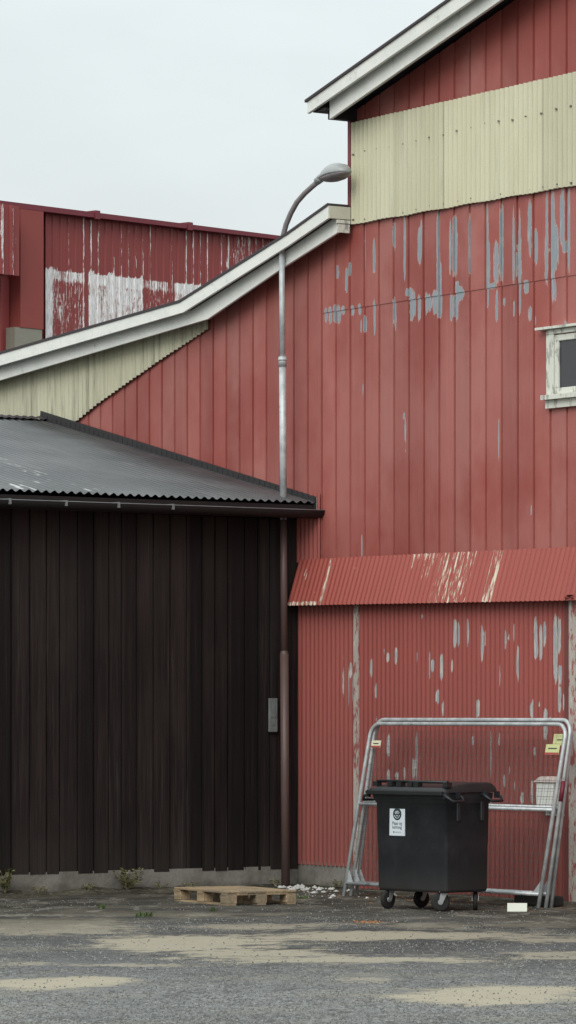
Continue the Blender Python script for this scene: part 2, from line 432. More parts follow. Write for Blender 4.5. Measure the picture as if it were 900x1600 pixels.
# cladding: upper area right of the wing corner, split at the board joint
js = interp([on_n(505, 487), on_n(835, 437)])
uj = on_n(505, 487)[0]
zbase = lambda u: seam(u)-.03 if u >= 0 else .3
cbot = interp([on_n(556, 351), on_n(900, 291)]); ctop = interp([on_n(557, 192), on_n(900, 114)])
add_wall(UW0, uj, zbase, wingtop, 70).build('cladding', M_RED, hall, recalc=False)
add_wall(uj, u1, zbase, lambda u: js(u), 70).build('cladding', M_RED, hall, recalc=False)
add_wall(uj, u1, lambda u: js(u)-.015, wingtop, 30, .007).build('cladding', M_RED, hall, recalc=False)
URR = 2*UR-u1
add_wall(u1, URR, zbase, lambda u: js(u), 70).build('cladding', M_RED, hall, recalc=False)
add_wall(u1, URR, lambda u: js(u)-.015, lambda u: cbot(u)+.05, 50, .007).build('cladding', M_RED, hall, recalc=False)
add_wall(u1, URR, lambda u: ctop(u)-.05, mir(lambda u: lbot(u)+.12), 6, .004).build('cladding', M_RED, hall, recalc=False)
# under the shed eave and to the wing end: thin lap edge strips
# cream corrugated band on the gable
m = MB()
m.sheet(wave(u1+.01, URR, .0755, .018, 8, .79, .012), lambda u: (u, -.044, cbot(u)+.004*math.sin(u*9)), lambda u: (u, -.044, ctop(u)), (0, -1, 0), 6)
for line, dy in ((interp([on_n(560, 241), on_n(900, 166)]), .2), (interp([on_n(560, 345), on_n(900, 284)]), .1)):
    k = 0; u = u1+.05
    while u < URR-.1:
        z = line(u)+random.uniform(-.012, .012)
        m.tube([(u, -.045, z), (u, -.066, z)], .008, 6, mi=1)
        u += .2265+random.uniform(-.02, .02)
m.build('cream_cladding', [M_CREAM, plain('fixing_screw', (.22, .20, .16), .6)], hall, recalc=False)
# cream corrugated sheet on the wing, cut along a stepped diagonal
dg = interp([on_n(123, 658), on_n(160, 628), on_n(250, 565), on_n(328, 514)])
u123 = on_n(123, 657)[0]; u328 = on_n(329, 513)[0]
def creamb(u):
    if u < u123: return on_n(0, 760)[1]-.6
    q = u123+math.floor((u-u123)/.075)*.075
    return min(dg(q*.45+u*.55), wingtop(u)-.01)
m = MB(); m.sheet(wave(UW0, u328, .0755, .011, 8, .79, .008), lambda u: (u, -.034, creamb(u)), lambda u: (u, -.034, wingtop(u)), (0, -1, 0), 3)
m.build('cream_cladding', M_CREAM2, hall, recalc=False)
# small corrugated strip below the shed eave
m = MB(); u500 = on_n(503, 840)[0]
m.sheet(wave(.0, u500, .0755, .012, 8), lambda u: (u, -.028, seam(u)-.02), lambda u: (u, -.028, on_n(500, 770)[1]), (0, -1, 0), 6, True, lambda a, p: 0.0)
m.build('corrugated_strip', M_DOOR, hall, recalc=False)
# corner board
m = MB(); m.box(u1-.035, u1+.012, -.062, .22, wtop(u1)-.1, lbot(u1)+.05); m.build('corner_board', plain('corner_red_paint', (.20, .055, .06), .6), hall)
# --- main gable bargeboards, soffit, roof
def band(f0, f1, ua, ub, y0, y1, mat, name, par, stops=()):
    pts = [ua]+sorted(s for s in stops if ua < s < ub)+[ub]
    m = MB(); m.prism([(u, f0(u)) for u in pts]+[(u, f1(u)) for u in reversed(pts)], y0, y1); return m.build(name, mat, par)
gt, gb2, lb2 = mir(gtop), mir(gbot), mir(lbot)
roof = MB()
for a, b in ((UE-.02, UR), (UR, URE+.02)):
    roof.prism([(a, gt(a)-.02), (b, gt(b)-.02), (b, gt(b)+.006), (a, gt(a)+.006)], -NU-.02, 12.7)
    roof.prism([(a, gb2(a)+.05), (b, gb2(b)+.05), (b, gt(b)-.03), (a, gt(a)-.03)], -NU+.04, 12.6)
rf = roof.build('roof', M_ROOFDK, hall)
band(gb2, lambda u: gt(u)-.021, UE, URE, -NU, -NU+.035, M_TRIM, 'bargeboard', hall, (UR,))
band(lb2, lambda u: gb2(u)+.045, UEL, 2*UR-UEL, -NL, -NL+.035, M_TRIM, 'bargeboard', hall, (UR,))
zl = lbot(UEL)
m = MB()
m.box(UEL+.01, u1-.036, -NL+.036, .2, zl+.006, zl+.12)
m.box(UE+.03, UEL-.002, -NU+.05, 12, gbot(UE)+.01, gbot(UE)+.035)
m.build('soffit', M_BLACK, hall)
# --- wing roof and bargeboards
band(wbot, lambda u: wtop(u)-.026, UW0-.3, u1-.002, -WU, -WU+.03, M_TRIM, 'bargeboard', hall, (kU, on_n(286, 488, WU)[0], on_n(450, 370, WU)[0]))
band(lambda u: wlb(u), lambda u: wbot(u)+.03, UW0-.3, u1-.004, -WL, -WL+.03, M_TRIM, 'bargeboard', hall, (kL, kU, on_n(435, 422, WL)[0], on_n(450, 370, WU)[0], on_n(286, 488, WU)[0]))
m = MB(); st = [UW0-.3, kU, on_n(450, 370, WU)[0], u1-.003]
for a, b in zip(st, st[1:]):
    m.prism([(a, wtop(a)-.025), (b, wtop(b)-.025), (b, wtop(b)+.002), (a, wtop(a)+.002)], -WU-.012, 12.4)
    m.prism([(a, wbot(a)+.04), (b, wbot(b)+.04), (b, wtop(b)-.03), (a, wtop(a)-.03)], -WU+.032, 12.3)
m.build('wing_roof', M_ROOFDK, hall)
m = MB()
m.box(u1-.001, u1+.022, -WU, -.066, wbot(u1)-.002, wtop(u1)-.028)
m.build('end_board', plain('cream_end_board', (.56, .55, .46), .7), hall)
m = MB(); m.box(u1+.001, u1+.012, -WL, -.066, wlb(u1), wbot(u1)-.05); m.box(u1-.001, u1+.02, -WL-.02, -.066, wbot(u1)-.045, wbot(u1)-.01)
m.build('end_board', M_WINTRIM, hall)
# --- canopy over the door
AW = .19
ab = interp([on_n(459, 946, AW), on_n(893, 938, AW)])
AWP = [(524, 870, 960, 5), (515, 900, 915, 3), (543, 878, 885, 3), (497, 925, 935, 4)]
def awnwear(a, p):
    px_u = [(on_n(x, 866)[0], on_n(x2, 866)[0], s) for x, x2, s in ((521, 527, .62), (650, 690, .40), (693, 750, .53), (764, 771, .3), (776, 793, .60))]
    w = 0
    for x0, x1, s in px_u:
        if x0 <= a <= x1:
            w = s*(.8+.35*mnoise.noise(Vector((a*30, p.z*3, 1))))
            if s == .40: w *= max(.3, (p.z-ab(a))/.45+.35)
    if p.z < ab(a)+.05 and a < .6: w = max(w, .5)
    if a < .7 and mnoise.noise(Vector((a*9, p.z*6, 4))) > .45: w = max(w, .46)
    return w
m = MB()
m.sheet(wave(.06, 9.5, .0755, .008, 8), lambda u: (u, -AW, ab(u)), lambda u: (u, -.035, seam(u)+.01), (0, -.93, .37), 14, True, awnwear)
m.build('canopy', M_AWN, hall, recalc=False)
m = MB()
uf = on_n(884, 930, AW)[0]
m.loft([[(uf, -AW-.004, ab(uf)+.004), (uf+.02, -AW-.03, ab(uf)+.03), (uf+.06, -AW-.035, ab(uf)+.05)], [(uf+.10, -AW-.004, ab(uf)+.004), (uf+.12, -AW-.012, ab(uf)+.02), (uf+.14, -AW-.012, ab(uf)+.05)]], True, True)
m.build('torn_edge', M_AWN, hall)
m = MB(); k = 0
m.prism([(.07, seam(.07)-.06), (9.5, seam(9.5)-.06), (9.5, seam(9.5)-.02), (.07, seam(.07)-.02)], -.03, -.005)
m.build('canopy_batten', M_BLACK, hall)
# --- lower wall: fixed panel, door, post, plinth
pb = interp([on_n(470, 1350), on_n(537, 1354)])
DOORP = [(537, 1040, 1090, 5), (545, 1042, 1105, 4), (551, 1050, 1100, 4), (548, 1035, 1060, 3), (556, 1040, 1110, 3), (537, 1020, 1030, 3)]
DP = [(580, 1030, 1057, 4), (587, 1068, 1092, 4), (600, 1015, 1022, 3), (606, 1020, 1035, 4), (619, 1012, 1036, 4), (652, 1018, 1035, 3), (671, 1018, 1060, 3), (676, 1030, 1050, 4), (690, 1022, 1062, 4), (706, 1030, 1050, 3),
 (711, 968, 1012, 5), (717, 972, 1010, 4), (731, 968, 1010, 5), (753, 978, 1032, 6), (758, 985, 1010, 4), (781, 1040, 1072, 4), (790, 985, 1015, 4), (795, 990, 1000, 5), (803, 975, 1002, 4), (809, 1010, 1062, 4),
 (837, 965, 1030, 5), (845, 975, 1030, 4), (851, 972, 1010, 5), (868, 965, 1062, 7), (874, 965, 1020, 5), (875, 1040, 1065, 6), (747, 1093, 1115, 5), (832, 1092, 1112, 4), (874, 1072, 1112, 6), (684, 1078, 1100, 4), (881, 1085, 1110, 4),
 (607, 1148, 1182, 5), (607, 1203, 1222, 5), (646, 1185, 1216, 6), (651, 1145, 1220, 6), (632, 1198, 1218, 4), (620, 1205, 1218, 5), (683, 1080, 1096, 5), (692, 1096, 1118, 4), (746, 1095, 1122, 6), (767, 1145, 1220, 4), (767, 1225, 1260, 4), (739, 1150, 1165, 4),
 (780, 1145, 1165, 4), (796, 1198, 1210, 4), (788, 1210, 1230, 6), (804, 1222, 1235, 4), (831, 1098, 1122, 5), (852, 1108, 1155, 6), (835, 1168, 1180, 5), (831, 1218, 1255, 4), (816, 1238, 1256, 6), (843, 1095, 1103, 3), (860, 1120, 1130, 4), (840, 1010, 1020, 3), (660, 960, 965, 4), (624, 1040, 1043, 3), (588, 1120, 1126, 3)]
w1 = wear_of(conv(DOORP, .02)); w2 = wear_of(conv(DP, .05))
ud0 = on_n(560, 1150)[0]; ud1 = on_n(568, 1150)[0]; ud2 = on_n(891, 1150)[0]
m = MB(); m.sheet(wave(.01, ud0, .0755, .010, 8), lambda u: (u, -.02, pb(u)), lambda u: (u, -.02, seam(u)-.03), (0, -1, 0), 60, True, lambda a, p: w1(p.x, p.z))
m.build('corrugated_panel', M_DOOR, hall, recalc=False)
door = empty('sliding_door', (0, 0, 0)); door.parent = hall
m = MB(); m.sheet(wave(ud1, ud2, .0755, .0065, 8), lambda u: (u, -.05, .03), lambda u: (u, -.05, seam(u)-.10), (0, -1, 0), 70, True, lambda a, p: w2(p.x, p.z))
m.build('door_sheet', M_DOOR, door, recalc=False)
m = MB(); m.box(ud1, ud2, -.04, -.0, .03, seam(2)-.12); m.build('door_core', M_BLACK, door)
m = MB(); m.box(ud0+.005, ud1-.002, -.066, -.0, .03, seam(ud0)-.1); m.build('door_edge', M_POST, door)
m = MB(); m.box(ud2+.004, ud2+.10, -.075, 0, .03, seam(ud2)-.30); m.build('door_edge', plain('shaded_red_strip', (.16, .05, .045), .7), door)
m = MB(); m.box(ud2+.104, ud2+.34, -.10, 0.02, 0, seam(ud2)-.30); m.build('door_post', M_POST, hall)
m = MB(); m.sheet(board_cols(ud2+.34, URR), lambda u: (u, 0, .25), lambda u: (u, 0, seam(u)), (0, -1, 0), 2, False, lambda a, p: 0.0)
m.build('cladding', M_RED, hall, recalc=False)
m = MB(); m.box(-.05, ud1-.01, -.012, .028, -.05, pb(0)+.03); m.build('plinth', M_CONC, hall)
m = MB(); m.box(ud2+.345, URR, -.03, -.002, -.05, .25); m.build('plinth', M_CONC, hall)
m = MB(); m.box(ud1-.01, ud2+.5, -.16, -.0, -.05, .028); m.build('door_sill', M_CONC, hall)
# --- window
win = empty('window', (0, 0, 0)); win.parent = hall
wa, wzt = on_n(853, 516, .045); wzb = on_n(853, 618, .045)[1]
wb = wa+1.06
m = MB()
fw = .11
m.box(wa, wb, -.045, .0, wzt-.045, wzt); m.box(wa, wa+fw, -.045, 0, wzb, wzt-.047); m.box(wb-fw, wb, -.045, 0, wzb, wzt-.047)
m.bevel(.004, 1); m.build('casing', M_WINTRIM, win)
m = MB(); a0, a1, z0, z1 = wa+fw+.006, wb-fw-.006, wzb+.004, wzt-.055; s = .058
m.box(a0, a1, -.032, 0, z1-s, z1); m.box(a0, a1, -.032, 0, z0, z0+s); m.box(a0, a0+s, -.032, 0, z0+s+.001, z1-s-.001); m.box(a1-s, a1, -.032, 0, z0+s+.001, z1-s-.001)
m.bevel(.004, 1); m.build('sash', M_WINTRIM, win)
m = MB(); m.box(a0+s-.01, a1-s+.01, -.012, -.008, z0+s-.01, z1-s+.01); m.build('pane', M_GLASSDK, win)
m = MB(); m.box(wa-.015, wb+.05, -.10, 0, wzb-.045, wzb-.001); m.build('sill', M_WINTRIM, win)
m = MB(); m.box(wa-.005, wb+.03, -.05, 0, wzb-.125, wzb-.047); m.build('apron', M_WINTRIM, win)
m = MB(); m.box(wa-.115, wb+.16, -.09, 0, wzt+.004, wzt+.028); m.build('drip_cap', M_WINTRIM, win)

# ================================================================ DARK SHED
shed = empty('dark_shed', B0, ANG, label='low black-brown timber shed with dark corrugated roof, left of the red warehouse', cat='shed')
UEV = .36
r0 = on_u(0, 765, UEV); r1 = on_u(460, 784, UEV); ev = interp([(-r0[0], r0[1]), (-r1[0], r1[1])])   # y = -n
LSH = 7.5
vz1 = on_n(498, 778); vz0 = on_n(70, 656)
URD = vz0[0]; ZR = vz0[1]
print('shed ridge', URD, ZR, 'eave z', r0, r1)
def eave(y): return ev(y)
m = MB()
m.sheet([(-a, o) for a, o in wave(.02, LSH+.3, .098, .013, 8)], lambda y: (UEV+.02, y, eave(y)), lambda y: (URD, y, ZR), (.2, 0, 1), 8, True)
m.sheet([(-a, o) for a, o in wave(.02, LSH+.3, .098, .013, 6)], lambda y: (2*URD-UEV, y, eave(y)), lambda y: (URD, y, ZR), (-.2, 0, 1), 1, True)
for q in range(16):
    pass
m.build('roof', M_SROOF, shed, recalc=False)
m = MB()
m.prism([(UEV, eave(-1)-.04), (URD, ZR-.04), (2*URD-UEV, eave(-1)-.04), (2*URD-UEV, eave(-1)-.17), (URD, ZR-.17), (UEV, eave(-1)-.17)], -LSH-.25, -.03)
m.build('eave_box', M_BLACK, shed)
m = MB()
m.sheet([(-a, o) for a, o in wave(.05, LSH+.3, .098, .006, 6)], lambda y: (URD+.16, y, ZR-.006), lambda y: (URD, y, ZR+.035), (0, 0, 1), 1, True)
m.sheet([(-a, o) for a, o in wave(.05, LSH+.3, .098, .006, 6)], lambda y: (URD-.16, y, ZR-.006), lambda y: (URD, y, ZR+.035), (0, 0, 1), 1, True)
m.build('ridge_cap', M_ROOFDK, shed, recalc=False)
# wall flashing where the roof meets the red wall
m = MB(); eZ = eave(0)
def fl(u): return eZ+(ZR-eZ)*(UEV-u)/(UEV-URD)
m.prism([(UEV+.02, fl(UEV)-.14), (UEV+.02, fl(UEV)+.06), (URD, ZR+.10), (URD, ZR-.05)], -.06, -.045)
k = 0; u = UEV
while u > URD:
    m.box(u-.06, u, -.064, -.0601, fl(u)-.02, fl(u)+.068+.008*math.sin(u*7)); u -= .10
m.build('flashing', plain('flashing_steel', (.03, .028, .03), .6), shed)
# wall of vertical boards, board on board
rs = random.Random(21)
BT = []
def shcols():
    r = []; y = 0.0
    while y > -LSH:
        wd = rs.uniform(.15, .215); o = rs.uniform(0, .012); BT.append((y, rs.random(), rs.uniform(-.005, .004)))
        r += [(y, -.018), (y-.012, -.018), (y-.015, o)]+[(y-.015-(wd-.017)*q/4, o+.0015*(q % 2)) for q in (1, 2, 3)]+[(y-wd+.001, o+rs.uniform(-.003, .006))]; y -= wd
    return r
def btone(y):
    v = BT[0]
    for b in BT:
        if y <= b[0]+1e-6: v = b
    return v
n0, zb0 = on_u(0, 1367); n1, zb1 = on_u(433, 1358)
sb = interp([(-n0, zb0), (-n1, zb1)])
print('shed board bottom', zb0, zb1)
m = MB(); SC = shcols(); m.sheet(SC, lambda y: (0, y, sb(y)+btone(y)[2]), lambda y: (0, y, eave(y)-.16), (1, 0, 0), 1, False, lambda a, p: btone(a-.002)[1])
m.build('wall', M_SHED, shed, recalc=False)
m = MB(); m.box(-.2, -.012, -LSH, -.03, .05, eave(0)-.2); m.box(2*URD, 2*URD+.2, -LSH, -.03, 0, eave(0)-.2); m.prism([(.0, 0), (0, eave(-7)-.17), (URD, ZR-.18), (2*URD, eave(-7)-.17), (2*URD, 0)], -LSH-.02, -LSH+.1)
m.build('wall_frame', M_BLACK, shed)
m = MB(); m.box(-.05, .006, -LSH, -.02, -.05, zb1+.03); m.build('plinth', M_CONC, shed)
# gutter
gl0 = on_u(0, 780, .47); gl1 = on_u(500, 797, .47); gz = interp([(-gl0[0], gl0[1]), (-gl1[0], gl1[1])])
def half(y): return [(.40+.075*math.cos(a), y, gz(y)-.003+.075*math.sin(a)) for a in [math.pi+math.pi*i/10 for i in range(11)]]
m = MB()
ys = [.06-(LSH+.3)*i/20 for i in range(21)]
m.loft([half(y)+[(x*.96+.016, yy, z+.004) for x, yy, z in reversed(half(y))] for y in ys], True)
m.box(.335, .472, .055, .065, gz(0)-.075, gz(0))
gut = m.build('gutter', M_GUT, shed)
m = MB(); m.tube([(.477, y, gz(y)) for y in ys], .0045, 6); m.build('gutter_lip', M_LIP, gut)
for px in (103, 185, 270, 15):
    y = -on_u(px, 790, .47)[0]
    m = MB(); m.box(.468, .486, y-.012, y+.012, gz(y)-.045, gz(y)+.012); m.box(.36, .468, y-.012, y+.012, gz(y)+.006, gz(y)+.012)
    m.build('gutter_bracket', M_LIP, gut)
m = MB(); m.box(.30, .355, -LSH-.25, -.01, eave(-1)-.16, eave(-1)-.03); m.build('fascia', M_BLACK, shed)
m = MB(); m.box(.356, .372, -.05, -.028, eZ-.10, eZ+.05); m.build('end_flashing', M_WINTRIM, shed)
# plate on the shed wall
pa, pzt = on_u(419, 1091, .03); pc, _ = on_u(432, 1091, .03); pzb = on_u(425, 1144, .03)[1]
m = MB(); m.box(.0, .03, -(pa-pc)/2, (pa-pc)/2, -(pzt-pzb)/2, (pzt-pzb)/2); m.bevel(.008, 2); m.box(.03, .036, -.012, .012, -.10, .12); m.box(.03, .038, -.03, .03, -.02, .02)
tag(m.build('wall_plate', M_SWITCH, None, W(.024, (pa+pc)/2, (pzt+pzb)/2), ANG), 'narrow grey metal plate fixed upright on the black shed wall', 'wall plate')

# ================================================================ FAR RED BUILDING
DV = Vector((.6775, .7356)); FX, FY = -450/F*60.0, 60.0
FAng = math.atan2(DV.y, DV.x)
def on_f(px, py, off=0.0):
    dx = (px-450)/F; nx, ny = DV.y, -DV.x        # outward normal toward the camera side
    Y = (off+nx*FX+ny*FY)/(nx*dx+ny)
    return ((dx*Y-FX)*DV.x+(Y-FY)*DV.y, HC+(HZ-py)/F*Y)
far = empty('far_warehouse', (FX, FY, 0), FAng, label='distant dark red steel warehouse behind the wing, its white undercoat showing through', cat='building')
ct = interp([on_f(0, 316), on_f(430, 370)]); cb = interp([on_f(0, 326), on_f(430, 377)])
FL = 16.0
x70 = on_f(70, 400)[0]; x33 = on_f(32, 400, .2)[0]; x20 = on_f(19, 400, .42)[0]-.1; x67 = on_f(68, 400, .2)[0]
wt = interp([on_f(70, 417), on_f(320, 444)]); x137 = on_f(137, 430)[0]; x220 = on_f(221, 430)[0]; x313 = on_f(314, 440)[0]; x345 = on_f(345, 400)[0]; x84 = on_f(84, 400)[0]; x270 = on_f(268, 400)[0]; x260 = on_f(235, 400)[0]
FP = .155
def farwear(a, p):
    nz = mnoise.noise(Vector((a*5, p.z*1.3, 2.))); n2 = mnoise.noise(Vector((a*14, p.z*2.0, 7.)))
    ph = ((a-x70) % FP)/FP; rib = 1.0 if ph < .22 else 0.0
    rid = math.floor((a-x70)/FP); rr = random.Random(rid*13+5).random()
    if p.z < wt(a)+.03*nz and a < x313:
        d = wt(a)-p.z; px = (a-x70)/(x313-x70)*243+70
        if px < 81: w = .72
        elif px < 129: w = .37
        elif px < 136: w = .18
        elif px < 219: w = .60
        elif px < 226: w = .25
        elif px < 262: w = .36
        elif px < 270: w = .1
        else: w = .56
        if .02 < d < .16 and not 129 < px < 136: w += .2
        return w+.12*n2+.10*nz+.20*rib*(rr > .45)
    w = 0.0
    if rib and rr > .35: w = .42+.35*nz
    if x345 < a < x345+2.6: w = max(w, .32+.45*n2+(.15 if rib else 0))
    return w
def trap(a0, a1, per, d, k=10):
    r = []; a = a0
    while a < a1:
        r += [(a, d), (a+per*.1, d), (a+per*.22, d), (a+per*.30, 0), (a+per*.5, 0), (a+per*.72, 0), (a+per*.93, 0)]; a += per
    return r
m = MB(); m.sheet(trap(x70, FL, FP, .016), lambda a: (a, 0, 3), lambda a: (a, 0, cb(a)+.05), (0, -1, 0), 120, False, farwear)
m.build('wall_cladding', M_FAR, far, recalc=False)
m = MB(); m.prism([(-8, 0), (-8, cb(-8)), (FL, cb(FL)), (FL, 0)], .05, .3); m.box(FL-.3, FL, .31, 20, 0, cb(FL)); m.box(-8, -7.7, .31, 20, 0, cb(-8)-.1); m.build('wall', M_PINKW, far)
m = MB()
cj = [-8, on_f(140, 330)[0], on_f(285, 350)[0], FL]
for a, b in zip(cj, cj[1:]):
    m.prism([(a+.01, cb(a)+.01), (b-.01, cb(b)+.01), (b-.01, ct(b)), (a+.01, ct(a))], -.16, .32)
    m.prism([(b-.05, cb(b)-.01), (b+.05, cb(b)-.01), (b+.05, ct(b)+.03), (b-.05, ct(b)+.03)], -.175, .33)
m.build('coping', M_COPE, far)
m = MB(); m.prism([(-8, ct(-8)-.3), (FL, ct(FL)-.3), (FL, ct(FL)-.1), (-8, ct(-8)-.1)], .34, 20); m.build('roof', M_ROOFDK, far)
m = MB(); m.box(x33, x67, -.20, .04, on_f(50, 513, .2)[1], cb(x33)-.0); m.build('pilaster', M_PINKW, far)
m = MB(); m.box(x33-.10, x67-.02, -.19, .04, 0, on_f(50, 513, .2)[1]-.003); m.build('pilaster_base', M_FCONC, far)
zbx = on_f(10, 429, .42)[1]
m = MB(); m.sheet([(a, o-.0) for a, o in trap(-8, x20+.12, .2, .03)], lambda a: (a, -.42, zbx), lambda a: (a, -.42, cb(a)), (0, -1, 0), 30, False, lambda a, p: .38+.5*mnoise.noise(Vector((a*12, p.z*.8, 3))) if ((a+8) % .2) < .06 else .12+.4*mnoise.noise(Vector((a*9, p.z*2, 3))))
m.build('overhang_cladding', M_FAR, far, recalc=False)
m = MB(); m.box(-8, x20+.1, -.39, .04, zbx+.01, cb(x20)); m.build('overhang', M_PINKW, far)
m = MB(); m.sheet(trap(-8, x33-.13, .2, .02), lambda a: (a, .0, 3), lambda a: (a, .0, zbx), (0, -1, 0), 4, False, lambda a, p: 0.0); m.build('wall_cladding', M_FAR, far, recalc=False)

# ================================================================ STREET LAMP
PU, PN = .140, .262
lamp = empty('street_lamp', W(PU, PN), ANG, label='tall grey street lamp rising through the shed eave and wing bargeboard', cat='street lamp')
def zp(py): 
    Y = W(PU, PN).y; return HC+(HZ-py)/F*Y
tiltx = lambda z: -.032*z/4.8/.5643*0+0
def lp(z): return (-.0105*z, 0, z)                   # the post leans a hair
m = MB(); m.tube([lp(0), lp(zp(1022))], .044, 20); m.tube([lp(zp(1022)), lp(zp(1017))], [.044, .037], 20, False); m.tube([lp(zp(1017)), lp(zp(800))], .036, 20)
m.build('lower_post', M_BROWN, lamp)
m = MB(); m.tube([lp(zp(812)), lp(zp(566))], .036, 20); m.tube([lp(zp(566)), lp(zp(392))], .030, 20)
post = m.build('upper_post', M_POLE, lamp)
m = MB(); m.tube([lp(zp(572)), lp(zp(557))], .042, 20); m.tube([lp(zp(563)), lp(zp(560))], .047, 20); m.build('collar', M_POLE, post)
du = lambda px: (px-441)/F*W(PU, PN).y/.5643*.935
arc = [(441, 402), (441.5, 390), (443, 368), (448, 350), (456, 332), (466, 315), (479, 301), (493, 289), (507, 278)]
m = MB(); x0 = lp(zp(392))[0]
zq = lambda py, d: HC+(HZ-py)/F*(W(PU, PN).y-.8255*d)
m.tube([(x0+du(a), 0, zq(b, du(a))) for a, b in arc], .028, 14); m.build('arm', M_ARM, lamp)
hx0 = x0+du(503); hx1 = x0+du(549); hz0, hz1 = zq(277, du(503)), zq(265, du(549))
L = hx1-hx0
def ringh(t, top):
    x = hx0+L*t; zc = hz0+(hz1-hz0)*t*.9
    w = [.03, .055, .085, .115, .13, .13, .105, .05][int(round(t*7))]
    return x, zc, w
m = MB(); rings = []
prof = [(0, .03, .035), (.12, .045, .05), (.25, .075, .08), (.4, .098, .10), (.55, .108, .115), (.7, .10, .12), (.85, .078, .10), (.95, .04, .065), (1, .012, .02)]
for t, h, w in prof:
    x = hx0+L*t; zc = hz0+(hz1-hz0)*t
    rings.append([(x, w*math.cos(a), zc+max(h, 0)*math.sin(a)) for a in [math.pi*i/10 for i in range(11)]]+[(x, -w*.97, zc-.012), (x, w*.97, zc-.012)])
m.loft(rings, True); head = m.build('lamp_head', M_HEAD, lamp)
m = MB(); rings = []
for t, h, w in prof:
    if t < .12: continue
    x = hx0+L*t; zc = hz0+(hz1-hz0)*t-.014
    rings.append([(x, w*.93*math.cos(a), zc-h*.62*math.sin(a)) for a in [math.pi*i/10 for i in range(11)]])
m.loft(rings, True); m.build('lens', M_LENS, head)
m = MB(); m.tube([(hx0-.04, 0, hz0-.03), (hx0+.10, 0, hz0+.012)], .04, 14); m.build('sleeve', M_HEAD, head)

# ================================================================ FENCE PANELS
FH = 1.70
def make_fence(nb, nt, uL, Wd, label):
    lean = math.atan2(nb-nt, FH); Lz = FH/math.cos(lean)
    base = W(uL, nb, 0)
    root = empty('mesh_barrier', base, ANG, -lean, label=label, cat='barrier', group='temporary fence panels leaning by the red door')
    return root, Lz
uL = on_n(537, 1400, .78)[0]; WD = on_n(841, 1420, .78)[0]-uL
print('fence width', WD)
root, LZ = make_fence(.78, .44, uL, WD, 'frontmost of three galvanised fence panels behind the bin, cream tag at its left end')
r = .019; cr = .13
pts = [(0, 0, 0)]+[(cr-cr*math.cos(a), 0, LZ-cr+cr*math.sin(a)) for a in [math.pi/2*i/7 for i in range(8)]]
pts += [(WD-cr+cr*math.sin(a), 0, LZ-cr+cr*math.cos(a)) for a in [math.pi/2*i/7 for i in range(8)]]+[(WD, 0, 0)]
m = MB(); m.tube(pts, r, 12); m.build('frame', M_GALV, root)
for z in (.925, .13):
    m = MB(); m.tube([(.01, 0, z), (WD-.01, 0, z)], .0165, 12); m.build('rail', M_GALV, root)
m = MB()
x = .10
while x < WD-.05:
    m.tube([(x, .012, .13), (x, .012, LZ-.02)], .0014, 4, False); x += .09
z = .20
while z < LZ-.04:
    m.tube([(.03, .010, z), (WD-.03, .010, z)], .0011, 4, False); z += .075
m.build('wire_mesh', M_WIRE, root)
for s, x in ((1, .02), (-1, WD-.02)):
    m = MB(); m.prism([(x, .14), (x+s*.10, .14), (x, .26)], -.004, .004); m.build('gusset', M_GALV, root)
f2 = copy_tree(root); f3 = copy_tree(root)
for o, nb, nt, lab in ((f2, .70, .40, 'middle of three leaning galvanised fence panels, dark red tape on its right post'), (f3, .615, .36, 'rearmost galvanised fence panel of the three, nearest the red sliding door')):
    o.location = W(uL+(.01 if o is f2 else -.02), nb, 0); o.rotation_euler.x = -math.atan2(nb-nt, FH); o['label'] = lab; o.scale.z = 1.019 if o is f2 else 1.009
for o in (root,):
    m = MB(); m.box(.06, .21, -.006, 0, LZ-.24, LZ-.17); t = m.build('info_tag', M_CRM, o); m = MB(); m.box(.06, .21, -.0075, -.0061, LZ-.24, LZ-.222); m.build('tag_stripe', M_REDT, t)
    m = MB(); m.box(.09, .18, -.0078, -.0062, LZ-.205, LZ-.195); m.build('tag_lettering', M_INK, t)
    m = MB(); m.box(WD-.26, WD-.055, -.006, 0, LZ-.29, LZ-.19); t = m.build('info_tag', M_YEL, o); m = MB(); m.box(WD-.26, WD-.055, -.0075, -.0061, LZ-.29, LZ-.268); m.build('tag_stripe', M_REDT, t)
    m = MB(); m.box(WD-.22, WD-.09, -.0078, -.0062, LZ-.235, LZ-.225); m.build('tag_lettering', M_INK, t)
m = MB(); m.box(WD-.23, WD-.02, -.006, 0, LZ-.235, LZ-.13); t = m.build('info_tag', M_YEL, f2)
m = MB(); m.box(WD-.17, WD-.06, -.0078, -.0062, LZ-.19, LZ-.18); m.build('tag_lettering', M_INK, t)
m = MB(); m.tube([(WD, 0, .98), (WD, 0, 1.17)], .0205, 12); m.build('red_tape', M_MAR, f2)
# rubber foot beneath the panels' right end
m = MB(); m.box(-.30, .22, -.10, .10, 0, .10); m.bevel(.02, 2); m.box(-.2, -.12, -.035, .035, .101, .105)
ff = W(uL+WD-.35, .47, 0); tag(m.build('rubber_block', plain('dark_foot_rubber', (.028, .026, .026), .8), None, ff, ANG), 'dark rubber fence foot lying behind the right end of the fence panels', 'rubber block')

